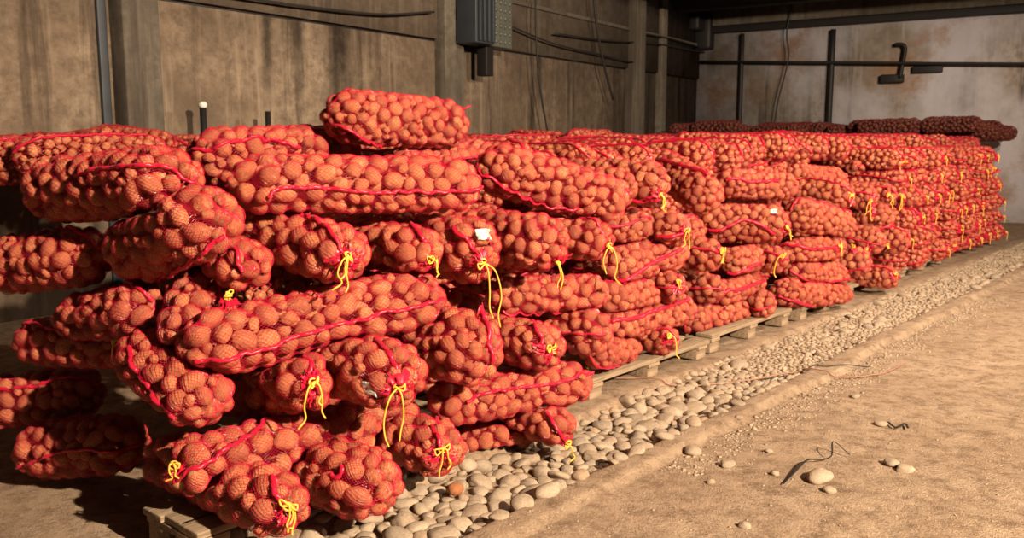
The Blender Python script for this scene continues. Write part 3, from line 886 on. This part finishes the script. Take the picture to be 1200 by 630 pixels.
# ------------------------------------------------------------------ floor
def gh(s, d):
    """ground height in row coordinates"""
    n = noise.noise
    z = .012 * n(Vector((s * 1.3, d * 1.3, 0))) + .006 * n(Vector((s * 5, d * 5, 2))) + .0045 * n(Vector((s * 15, d * 15, 4))) + .002 * n(Vector((s * 38, d * 38, 4)))
    wob = .03 * n(Vector((s * 1.6, 7, 0))); wob2 = .035 * n(Vector((s * 1.3, 17, 0)))
    def sm(a, b, x): t = min(1, max(0, (x - a) / (b - a))); return t * t * (3 - 2 * t)
    ch = sm(-.58, -.53, d + wob) * (1 - sm(-.15, -.10, d + wob2))
    ridge = 1.5 * sm(-.685, -.668, d + wob2) * (1 - sm(-.58, -.53, d + wob))
    edge = sm(-.13, -.10, d + wob2) * (1 - sm(-.02, .06, d))
    return z - .035 * ch * (1 - .65 * sm(.3, 1.3, s)) + .016 * ridge + .012 * edge
def axis(lo, hi, fine0, fine1, st, big):
    a = list(np.arange(fine0, fine1, st)); x = fine0; g = st
    L_ = []
    while x > lo: g *= 1.35; x -= min(g, big); L_.append(x)
    x = a[-1]; g = st; R_ = []
    while x < hi: g *= 1.35; x += min(g, big); R_.append(x)
    return np.array(L_[::-1] + a + R_)
ss = axis(-14, 16, -3.2, 6.5, .024, 1.0); ds = axis(-12, 14, -2.6, .3, .018, 1.0)
V = np.array([[*row(a, b)[:2], gh(a, b)] for a in ss for b in ds])
nd = len(ds); I, J = np.meshgrid(np.arange(len(ss) - 1), np.arange(nd - 1), indexing='ij'); I, J = I.ravel(), J.ravel()
Q = np.stack([I * nd + J, I * nd + J + 1, (I + 1) * nd + J + 1, (I + 1) * nd + J], 1)
Q = Q[:, ::-1] if np.cross(V[Q[0][1]] - V[Q[0][0]], V[Q[0][2]] - V[Q[0][0]])[2] < 0 else Q
link('floor', mesh_np('floor', V, Q, None, [M_DIRT], True), kind='structure')

# ------------------------------------------------------------------ stones
ST = [lump(V3, .30, .9, 20 + k) for k in range(9)]
ST_ME = [mesh_np('cobble', v, None, T3, [M_STONE], True) for v in ST]
ST_LO = [lump(V2, .30, .9, 20 + k) for k in range(9)]
def stone_M(r, flat, rz, tx=0, ty=0, lo=1.2):
    return (Matrix.Rotation(rz, 3, 'Z') @ Matrix.Rotation(tx, 3, 'X') @ Matrix.Rotation(ty, 3, 'Y') @ Matrix.Diagonal((r * lo, r, r * flat)))
cand = []
rs = random.Random(3)
pts = []; 
cells = {}
def free_spot(s, d, r, f=.82):
    ci, cj = int(s // .1), int(d // .1)
    for a in range(ci - 1, ci + 2):
        for b in range(cj - 1, cj + 2):
            for (x, y, q) in cells.get((a, b), ()):
                if (x - s) ** 2 + (y - d) ** 2 < ((r + q) * f) ** 2: return False
    cells.setdefault((ci, cj), []).append((s, d, r)); return True
def reg(s, d, r, lo, fl):
    cand.append((s, d, r, lo, fl))
for tr in range(34000):
    s = rs.uniform(-2.9, 9); wide = rs.random()
    d = rs.uniform(-.57, -.12)
    if s < -.5 and rs.random() < .55: d = rs.uniform(-.57, .02)
    fade = min(1, max(0, (s - .35) / .8))            # large cobbles near, small dirty ones farther
    r = rs.uniform(.020, .044) * (1 - fade) + fade * (rs.uniform(.0065, .017) if rs.random() < .94 else rs.uniform(.03, .05))
    if s > 1 and rs.random() < .5: continue
    if free_spot(s, d, r): reg(s, d, r, rs.uniform(1.0, 1.45), rs.uniform(.45, .75))
info = []
for (s, d, r, lo, fl) in cand:
    p = row(s, d); fade = min(1, max(0, (s - .35) / .8)); z = gh(s, d) + r * fl * (.45 - .35 * fade)
    q = proj(np.array([p[0], p[1], z]))[0]
    fade = min(1, max(0, (s - .35) / .8))
    show = 0 < q[0] < 1200 and q[1] < 640 and (d < -.2 or s > -.3) and not any(fval(j, np.array([[p[0], p[1], z]]))[0] < 1 for j in SPEC[:NEAR_N])
    if show:                      # hidden behind a sack?
        P = np.array([p[0], p[1], z]); dr = CAM - P; dr /= np.linalg.norm(dr)
        Qs = P + dr * np.linspace(.03, .9, 24)[:, None]
        show = not any((fval(j, Qs) < .95).any() for j in SPEC[:NEAR_N + 20])
    info.append((-(r / p[1]) if show else 1, s, d, r, lo, fl, p, z))
info.sort(key=lambda a: a[0])
rest = []
for k, (key, s, d, r, lo, fl, p, z) in enumerate(info):
    M3 = stone_M(r, fl, rs.uniform(0, 6.3), rs.uniform(-.35, .35), rs.uniform(-.3, .3), lo)
    if k < 300 and key < 0:
        M4 = M3.to_4x4(); M4.translation = (p[0], p[1], z)
        link('cobble', ST_ME[rs.randrange(9)], None, M4, label='smooth grey-brown river stone lying in the drain strip at the foot of the stacks', category='stone', group='river stones in the drain strip')
    else:
        rest.append((np.array(M3).T, (p[0], p[1], z), rs.randrange(9)))
me = merged('gravel', np.array([a[0] for a in rest]), np.array([a[1] for a in rest]), np.array([a[2] for a in rest]), ST_LO, T2, M_STONE)
link('gravel', me, kind='stuff', label='smaller gravel and further stones of the drain strip beside the stacks', category='gravel')
print('stones', len(info), len(rest), round(time.time() - T0, 1))
# grit on the dirt
rows = []
for k in range(5200):
    s = rs.uniform(-3, 7); near = rs.random()
    d = -.70 - abs(rs.gauss(0, .10)) if near < .30 else rs.uniform(-3.4, -.6)
    if near < .30: s = rs.uniform(-.6, 4.2)
    r = rs.uniform(.0018, .005) if near > .30 else rs.uniform(.003, .004 + .008 * rs.random() ** 2)
    p = row(s, d); rows.append((np.array(stone_M(r, .6, rs.uniform(0, 6), rs.uniform(-.4, .4), 0, 1.3)).T, (p[0], p[1], gh(s, d) + r * .1), rs.randrange(9)))
me = merged('grit', np.array([a[0] for a in rows]), np.array([a[1] for a in rows]), np.array([a[2] for a in rows]), [lump(V1, .3, .9, 20 + k) for k in range(9)], T1, M_STONE)
link('grit', me, kind='stuff', label='small grit and pebbles scattered over the packed dirt of the aisle', category='grit')
for (px, py, w, lab) in [(812, 531, 20, 'pale flat stone lying alone on the dirt just past the kerb edge'), (853, 547, 17, 'tilted stone right of the pale flat stone on the dirt'),
        (960, 565, 28, 'largest round stone on the dirt aisle, below the curled black strip'), (972, 578, 15, 'small pale stone touching the lower side of the largest round stone'),
        (1045, 545, 18, 'upper stone of the pair at the right of the dirt aisle'), (1061, 552, 19, 'lower stone of the pair at the right of the dirt aisle'),
        (833, 566, 10, 'half buried stone in the dirt below the tilted stone'), (908, 557, 11, 'small flat stone left of the curled black strip'),
        (1002, 467, 10, 'small grey stone on the dirt below the end of the red wire'), (866, 494, 9, 'small white chip of stone at the kerb edge'),
        (901, 530, 9, 'tiny pebble left of the upper bend of the black strip'), (1032, 499, 13, 'flat reddish stone in the upper right of the dirt aisle'),
        (873, 617, 14, 'dark flat stone in the dirt at the bottom of the picture')]:
    p = at_z(px, py); s, d = sd(p); r = w / 2 / (F / p[1]) * 1.0
    M4 = stone_M(r, .62, rs.uniform(-.4, .4), rs.uniform(-.15, .15), rs.uniform(-.15, .15), 1.15).to_4x4(); M4.translation = (p[0], p[1], gh(s, d) + r * .28)
    link('stone', ST_ME[rs.randrange(9)], None, M4, label=lab, category='stone')
# the loose potato on the stones
p = at_z(534, 578); s, d = sd(p)
M4 = stone_M(.026, .85, .5, lo=1.1).to_4x4(); M4.translation = (p[0], p[1], gh(s, d) + .05)
link('loose_potato', POT_ME[2], None, M4, label='single loose potato lying on the river stones below the sacks', category='potato')

def lay(pts, h=.0):
    out = []
    for (x, y) in pts:
        p = at_z(x, y, .0); s, d = sd(p); out.append([p[0], p[1], gh(s, d) + h])
    return out
def densify_ground(P, h):
    o = []
    for p in P:
        s, d = sd(p); o.append([p[0], p[1], max(p[2], gh(s, d) + h)])
    return np.array(o)
mb = MB(); pl = densify_ground(spline(lay([(690, 448), (740, 448), (800, 449), (880, 442), (930, 435), (985, 444), (1030, 440), (1060, 428)], .014), 14), .012); mb.tube(pl, .0035, 6)
mb.build('ground_wire', M_WIRE, None, True, label='thin reddish wire lying across the stones and the dirt', category='wire')
mb = MB(); pl = densify_ground(spline(lay([(880, 444), (935, 436), (980, 434), (1018, 432)], .014), 14), .01); mb.tube(pl, .003, 6)
mb.build('ground_wire', M_CABLE, None, True, label='short dark wire beside the thin reddish wire on the dirt', category='wire')
mb = MB(); pl = spline([list(p[:2]) + [p[2] + h] for p, h in zip(lay([(918, 571), (930, 560), (945, 546), (960, 543), (974, 540), (976, 531), (996, 536)], .0), (.008, .014, .02, .015, .02, .05, .01))], 9)
mb.tube(pl, [.003 + .0022 * math.sin(min(1, i / len(pl) * 2.2) * math.pi) ** 2 for i in range(len(pl))], 8, flat=.5)
mb.build('rubber_strip', M_RUBBER, None, True, label='curled torn black strip lying on the dirt beside the largest stone', category='strip')
mb = MB(); pl = spline([list(p[:2]) + [p[2] + .012] for p in lay([(1040, 498), (1050, 503), (1060, 500), (1064, 504)])], 8)
mb.tube(pl, .005, 6, flat=.5); mb.build('twig', M_RUBBER, None, True, label='short dark twig at the right side of the dirt aisle', category='twig')

# ------------------------------------------------------------------ pallets
def pallet(s0, s1, d0, d1, top, label, rot=0):
    AX = np.array([[*S2, 0], [*(-N2), 0], [0, 0, 1]])
    c = row((s0 + s1) / 2, (d0 + d1) / 2)
    root = empty('pallet', c, label=label, category='pallet'); ln = s1 - s0; dp = d1 - d0
    def part(name, s, d, z, size):
        mb = MB(); a = rs.uniform(-.012, .012); A2 = np.array([[math.cos(a), math.sin(a), 0], [-math.sin(a), math.cos(a), 0], [0, 0, 1]]) 
        o = None; mb.box((0, 0, 0), size, None, .004)
        M4 = Matrix([[*(A2 @ AX)[:, k], 0] for k in range(3)] + [[0, 0, 0, 1]]); q = row(s, d, z) - c
        for k in range(3): M4[k][3] = q[k]
        link(name, mb.mesh(name, M_WOOD), root, M4)
    t = .022
    n = 6 if dp > .6 else 3
    for i in range(n):
        part('deck_board', (s0 + s1) / 2 + rs.uniform(-.012, .012), d0 + .05 + (dp - .1) * i / (n - 1), top - t / 2, (ln, .105, t))
    for s in (s0 + .055, (s0 + s1) / 2, s1 - .055):
        part('stringer', s, (d0 + d1) / 2, top - t * 1.5 - .001, (.10, dp, t * .95))
        for d in ((d0 + .07, (d0 + d1) / 2, d1 - .07) if dp > .6 else (d0 + .07, d1 - .07)):
            part('block', s, d, (top - 2 * t) / 2 + .004, (.10, .12, top - 2 * t - .006))
pallet(-2.13, -1.07, -.15, .14, .118, 'weathered pallet under the low left corner of the nearest stack, board ends showing')
pallet(-.95, -.12, .02, .80, .105, 'pallet hidden in the shade under the right part of the nearest stack')
pallet(-.06, 1.06, -.02, .85, .105, 'first pallet under the second stack, front board running below the sacks')
pallet(1.14, 2.22, .0, .88, .115, 'second pallet under the second stack, bearer ends showing')
pallet(2.36, 3.30, -.02, .85, .12, 'pallet with a light cut board end between the second and third stacks')
pallet(3.5, 4.7, .08, .9, .09, 'pallet in the shade under the third stack')
pallet(4.8, 6.1, .08, .9, .09, 'farthest pallet under the third stack')

# ------------------------------------------------------------------ walls (wall space: x along the wall, y out of the wall into the room, z up)
def wall_frame(x, y, z):                                   # left wall: x = distance from the corner towards the camera
    p = CW - WD * x + WN * y; return np.array([p[0], p[1], z])
def back_frame(x, y, z):
    p = CW + WN * x - WD * y; return np.array([p[0], p[1], z])
def wall_mat4(kind):
    o = Matrix.Identity(4)
    ax = (-WD, WN) if kind == 'l' else (WN, -WD)
    for i in range(2):
        o[i][0] = ax[0][i]; o[i][1] = ax[1][i]; o[i][3] = CW[i]
    return o
ML, MBk = wall_mat4('l'), wall_mat4('b')
def wbox(mb, x0, x1, y0, y1, z0, z1, bev=.0):
    mb.box(((x0 + x1) / 2, (y0 + y1) / 2, (z0 + z1) / 2), (abs(x1 - x0), abs(y1 - y0), abs(z1 - z0)), None, bev)
def wobj(name, mb, m, M4, parent=None, smooth=False, **props):
    return link(name, mb.mesh(name, m, smooth), parent, M4, **props)
CZ = 3.5; SEAM = 2.26
mb = MB(); wbox(mb, -.2, 18, -.25, 0, -.1, SEAM - .012)
wobj('wall_left', mb, M_WALL, ML, kind='structure')
mb = MB(); wbox(mb, -.2, 18, -.25, .035, SEAM + .012, CZ + .3)
wobj('wall_left', mb, M_WALLU, ML, kind='structure')
mb = MB(); wbox(mb, -.2, 18, -.25, -.02, SEAM - .012, SEAM + .012)
wobj('trim_1', mb, M_DARK, ML, kind='structure')
mb = MB(); wbox(mb, 0, 11, -.25, 0, -.1, CZ + .3)
wobj('wall_back', mb, M_WALLB, MBk, kind='structure')
def wall_x_at(px):                                         # where the pixel column meets the left wall
    u = (px - 600) / 1061.; # X = u*Y
    # CW - WD*x : (cx - wx x) = u (cy - wy x)
    return (CW[0] - u * CW[1]) / (WD[0] - u * WD[1])
def back_x_at(px):
    u = (px - 600) / 1061.
    return (u * CW[1] - CW[0]) / (WN[0] - u * WN[1])
def zl(px, py):
    x = wall_x_at(px); p = CW - WD * x; r = ray(px, py); return H + r[2] / r[1] * p[1]
def zb(px, py):
    x = back_x_at(px); p = CW + WN * x; r = ray(px, py); return H + r[2] / r[1] * p[1]
# pilasters of the left wall
for i, (px, w, y) in enumerate([(158, .30, .16), (522, .34, .14), (737, .30, .18), (770, .2, .10)]):
    x = wall_x_at(px); mb = MB(); wbox(mb, x - w / 2, x + w / 2, -.01, y, -.05, CZ + .1, .012)
    wobj('column_%d' % (i + 1), mb, M_BEAM, ML, kind='structure')
x = wall_x_at(128); mb = MB(); wbox(mb, x - .02, x + .05, -.01, .03, -.05, CZ + .1, .01)
wobj('trim_2', mb, M_CAB, ML, kind='structure')
# upper ledge lines of the left wall
mb = MB(); wbox(mb, -.1, 18, .0, .07, SEAM + .55, SEAM + .60, .01)
wobj('trim_3', mb, M_BEAM, ML, kind='structure')
# lintel beam and dark rail of the back wall
mb = MB(); wbox(mb, -.1, 11, -.01, .12, 3.14, 3.50, .015); wobj('trim_4', mb, M_BEAM, MBk, kind='structure')
mb = MB(); wbox(mb, -.1, 11, -.01, .16, 3.02, 3.13, .01); wobj('trim_5', mb, M_DARK, MBk, kind='structure')
# ceiling and beams
mb = MB(); mb.box((3, 7, CZ + .12), (26, 30, .1)); mb.build('ceiling', M_CEIL, kind='structure')
for i, y in enumerate((.9, 3.1, 5.3)):
    mb = MB(); wbox(mb, -.2, 12, y, y + .25, CZ - .22, CZ + .08, .02); wobj('beam_%d' % (i + 1), mb, M_CEIL, MBk, kind='structure')
# pipes on the back wall
def bpt(px, py, off=.06): return np.array([back_x_at(px), off, zb(px, py)])
def lpt(px, py, off=.06): return np.array([wall_x_at(px), off, zl(px, py)])
for (a, b, r, lab) in [((868, 40), (862, 162), .035, 'left dark vertical pipe on the limewashed back wall'), ((972, 35), (965, 166), .045, 'thick dark vertical pipe in the middle of the back wall')]:
    mb = MB(); A, B = bpt(*a, .09), bpt(*b, .09); B = B.copy(); B[0] = A[0] ; B[2] = .6
    mb.tube(np.array([A * (1 - t) + B * t for t in np.linspace(0, 1, 6)]), r, 12); wobj('wall_pipe', mb, M_DARK, MBk, None, True, label=lab, category='pipe')
mb = MB(); A, B = bpt(822, 73, .17), bpt(1075, 75, .17); B = A + (B - A) * 2.4; mb.tube(np.array([A * (1 - t) + B * t for t in np.linspace(0, 1, 6)]), .022, 10)
wobj('wall_pipe', mb, M_DARK, MBk, None, True, label='thin horizontal pipe crossing the back wall below its dark rail', category='pipe')
mb = MB(); mb.tube(spline([bpt(926, 2, .2), bpt(921, 40, .2), bpt(924, 70, .2), bpt(914, 120, .2), bpt(909, 168, .2)], 8), .014, 6)
wobj('hanging_cable', mb, M_CABLE, MBk, None, True, label='black cable hanging in front of the back wall between the two pipes', category='cable')
mb = MB(); mb.tube(spline([bpt(1044, 53, .10), bpt(1052, 53, .12), bpt(1056, 57, .12), bpt(1055, 70, .12), bpt(1052, 92, .12)], 6), .03, 10)
hk = wobj('hooked_pipe', mb, M_DARK, MBk, None, True, label='bent dark hooked pipe fixed to the back wall at the right', category='pipe')
mb = MB(); q = bpt(1046, 92, .06); wbox(mb, q[0] - .22, q[0] + .12, 0, .12, q[2] - .07, q[2] + .06, .02); wobj('bracket', mb, M_DARK, None, hk)
mb = MB(); q = bpt(940, 146, .06); wbox(mb, q[0] - .18, q[0] + .26, 0, .15, q[2] - .03, q[2] + .03, .01); wbox(mb, q[0] - .24, q[0] - .08, 0, .17, q[2] - .22, q[2] - .02, .02)
wobj('wall_bracket', mb, M_DARK, MBk, None, label='dark iron bracket low on the back wall left of the thick pipe', category='bracket')
mb = MB(); q = bpt(1075, 82, .06); wbox(mb, q[0] - .12, q[0] + .3, 0, .1, q[2] - .05, q[2] + .05, .01)
wobj('junction_box', mb, M_DARK, MBk, None, label='small dark box on the back wall right of the hooked pipe', category='box')
# things on the left wall
xa, xb_ = wall_x_at(522), wall_x_at(572); zlo = zl(555, 57)
cab = empty('control_cabinet', (0, 0, 0), label='tall blue-grey metal cabinet with a perforated side hanging on the left wall', category='cabinet'); cab.matrix_basis = ML
xm = xa + (xb_ - xa) * .42
mb = MB(); wbox(mb, xa, xm, .16, .42, zlo, CZ - .02, .012); wobj('body', mb, M_CAB, None, cab)
for i in range(4):
    mb = MB(); xx = xa + (xm - xa) * (.15 + .24 * i); wbox(mb, xx - .02, xx + .02, .42, .45, zlo + .02, CZ - .03, .006); wobj('front_rib', mb, M_CAB, None, cab)
mb = MB(); wbox(mb, xm - .005, xb_, .16, .34, zlo, CZ - .02, .01); gp = wobj('grille', mb, M_GALV, None, cab)
mb = MB()
for a in range(5):
    for b in range(14):
        cx = xm + (xb_ - xm) * (a + .6) / 5.2; cz = zlo + .06 + b * .085
        mb.tube(np.array([[cx, .335, cz], [cx, .356, cz]]), np.array([.028, .018]), 8)
wobj('dimples', mb, M_GALV, None, gp, kind='stuff')
mb = MB(); q = wall_x_at(549); wbox(mb, q - .07, q + .07, .17, .30, zlo - .32, zlo + .02, .01); wobj('conduit_stub', mb, M_DARK, None, cab)
for pts_, lab, r in [([(611, -4), (612, 50), (617, 105), (626, 156)], 'long black cable hanging down the left wall right of the cabinet', .012),
                  ([(678, -4), (684, 40), (692, 78), (703, 117)], 'black cable hanging at a slant, ending halfway down the left wall', .016)]:
    mb = MB(); mb.tube(spline([lpt(x, y, .2) for x, y in pts_], 8), r, 6); wobj('hanging_cable', mb, M_CABLE, ML, None, True, label=lab, category='cable')
for pts_, lab in [([(270, -3), (360, 10), (440, 18), (500, 15)], 'upper thin cable on the left wall, left of the cabinet'),
                  ([(585, 30), (640, 52), (700, 66), (735, 74)], 'cable running down along the left wall right of the cabinet'),
                  
                  ([(745, 40), (780, 47), (818, 58)], 'dark cable near the corner of the left wall'),
                  ([(640, 40), (700, 48), (760, 52), (815, 62)], 'pale worn cable reaching the corner along the left wall')]:
    mb = MB(); mb.tube(spline([lpt(x, y, .12) for x, y in pts_], 8), .011, 6); wobj('wall_cable', mb, M_CABLE, ML, None, True, label=lab, category='cable')
for (px, y0, y1, r, lab) in [(210, 127, 175, .025, 'short dark post with a white tip in front of the left wall'), (286, 131, 175, .022, 'short plain dark post in front of the left wall')]:
    A, B = lpt(px, y0, .3), lpt(px, y1, .3); B[0] = A[0]; B[2] = 0.
    o_ = MB(); o_.tube(np.array([A * (1 - t) + B * t for t in np.linspace(0, 1, 4)]), r, 10)
    po = wobj('iron_post', o_, M_DARK, ML, None, True, label=lab, category='post')
    if px == 210:
        o_ = MB(); o_.tube(np.array([A, A + [0, 0, .03], A + [0, 0, .045]]), np.array([.03, .034, .02]), 10); wobj('cap', o_, M_TAG, None, po)
q = lpt(811, 37, .25); mb = MB()
V_, T_ = ico(2); me = mesh_np('lamp_glow', V_ * .035 + q, None, T_, [], True)
m_, nt_, b_ = mat('small_blue_white_bulb'); b_.inputs['Emission Color'].default_value = (.5, .7, 1, 1); b_.inputs['Emission Strength'].default_value = 2.5; me.materials.append(m_)
link('small_lamp', me, None, ML, label='tiny bluish light high in the corner of the hall', category='lamp')
mb = MB(); wbox(mb, -.02, .22, .0, .3, 2.75, 3.35, .05); wbox(mb, -.02, .5, .0, .2, 3.05, 3.4, .05); wobj('corner_fan_housing', mb, M_DARK, ML, None, label='dark bulky box high in the corner where the walls meet', category='box')

# ------------------------------------------------------------------ light
def spot(name, loc, tgt, power, col, size, ang=120):
    l = bpy.data.lights.new(name, 'SPOT'); l.energy = power; l.color = col; l.shadow_soft_size = size; l.spot_size = math.radians(ang); l.spot_blend = .6
    o = bpy.data.objects.new(name, l); COL.objects.link(o); o.location = loc
    o.rotation_euler = (Vector(tgt) - Vector(loc)).to_track_quat('-Z', 'Y').to_euler()
spot('hall_floodlight', (3.75, -1.05, 3.35), (.6, 4.2, .4), 2450, (1, .82, .60), .05, 115)
spot('aisle_floodlight', (5.2, 4.6, 3.38), (2.6, 8.6, .4), 620, (1, .82, .62), .08, 140)  # unseen lamp, added to even out the falloff down the aisle
w = bpy.data.worlds.new('world'); SC.world = w; w.use_nodes = True
w.node_tree.nodes['Background'].inputs[0].default_value = (.75, .8, 1, 1); w.node_tree.nodes['Background'].inputs[1].default_value = .03
SC.view_settings.view_transform = 'Standard'; SC.view_settings.look = 'None'; SC.view_settings.gamma = 1; SC.view_settings.use_curve_mapping = False
SC.view_settings.exposure = 1.08
SC.cycles.max_bounces = 6
print('objects', len(bpy.data.objects), round(time.time() - T0, 1))
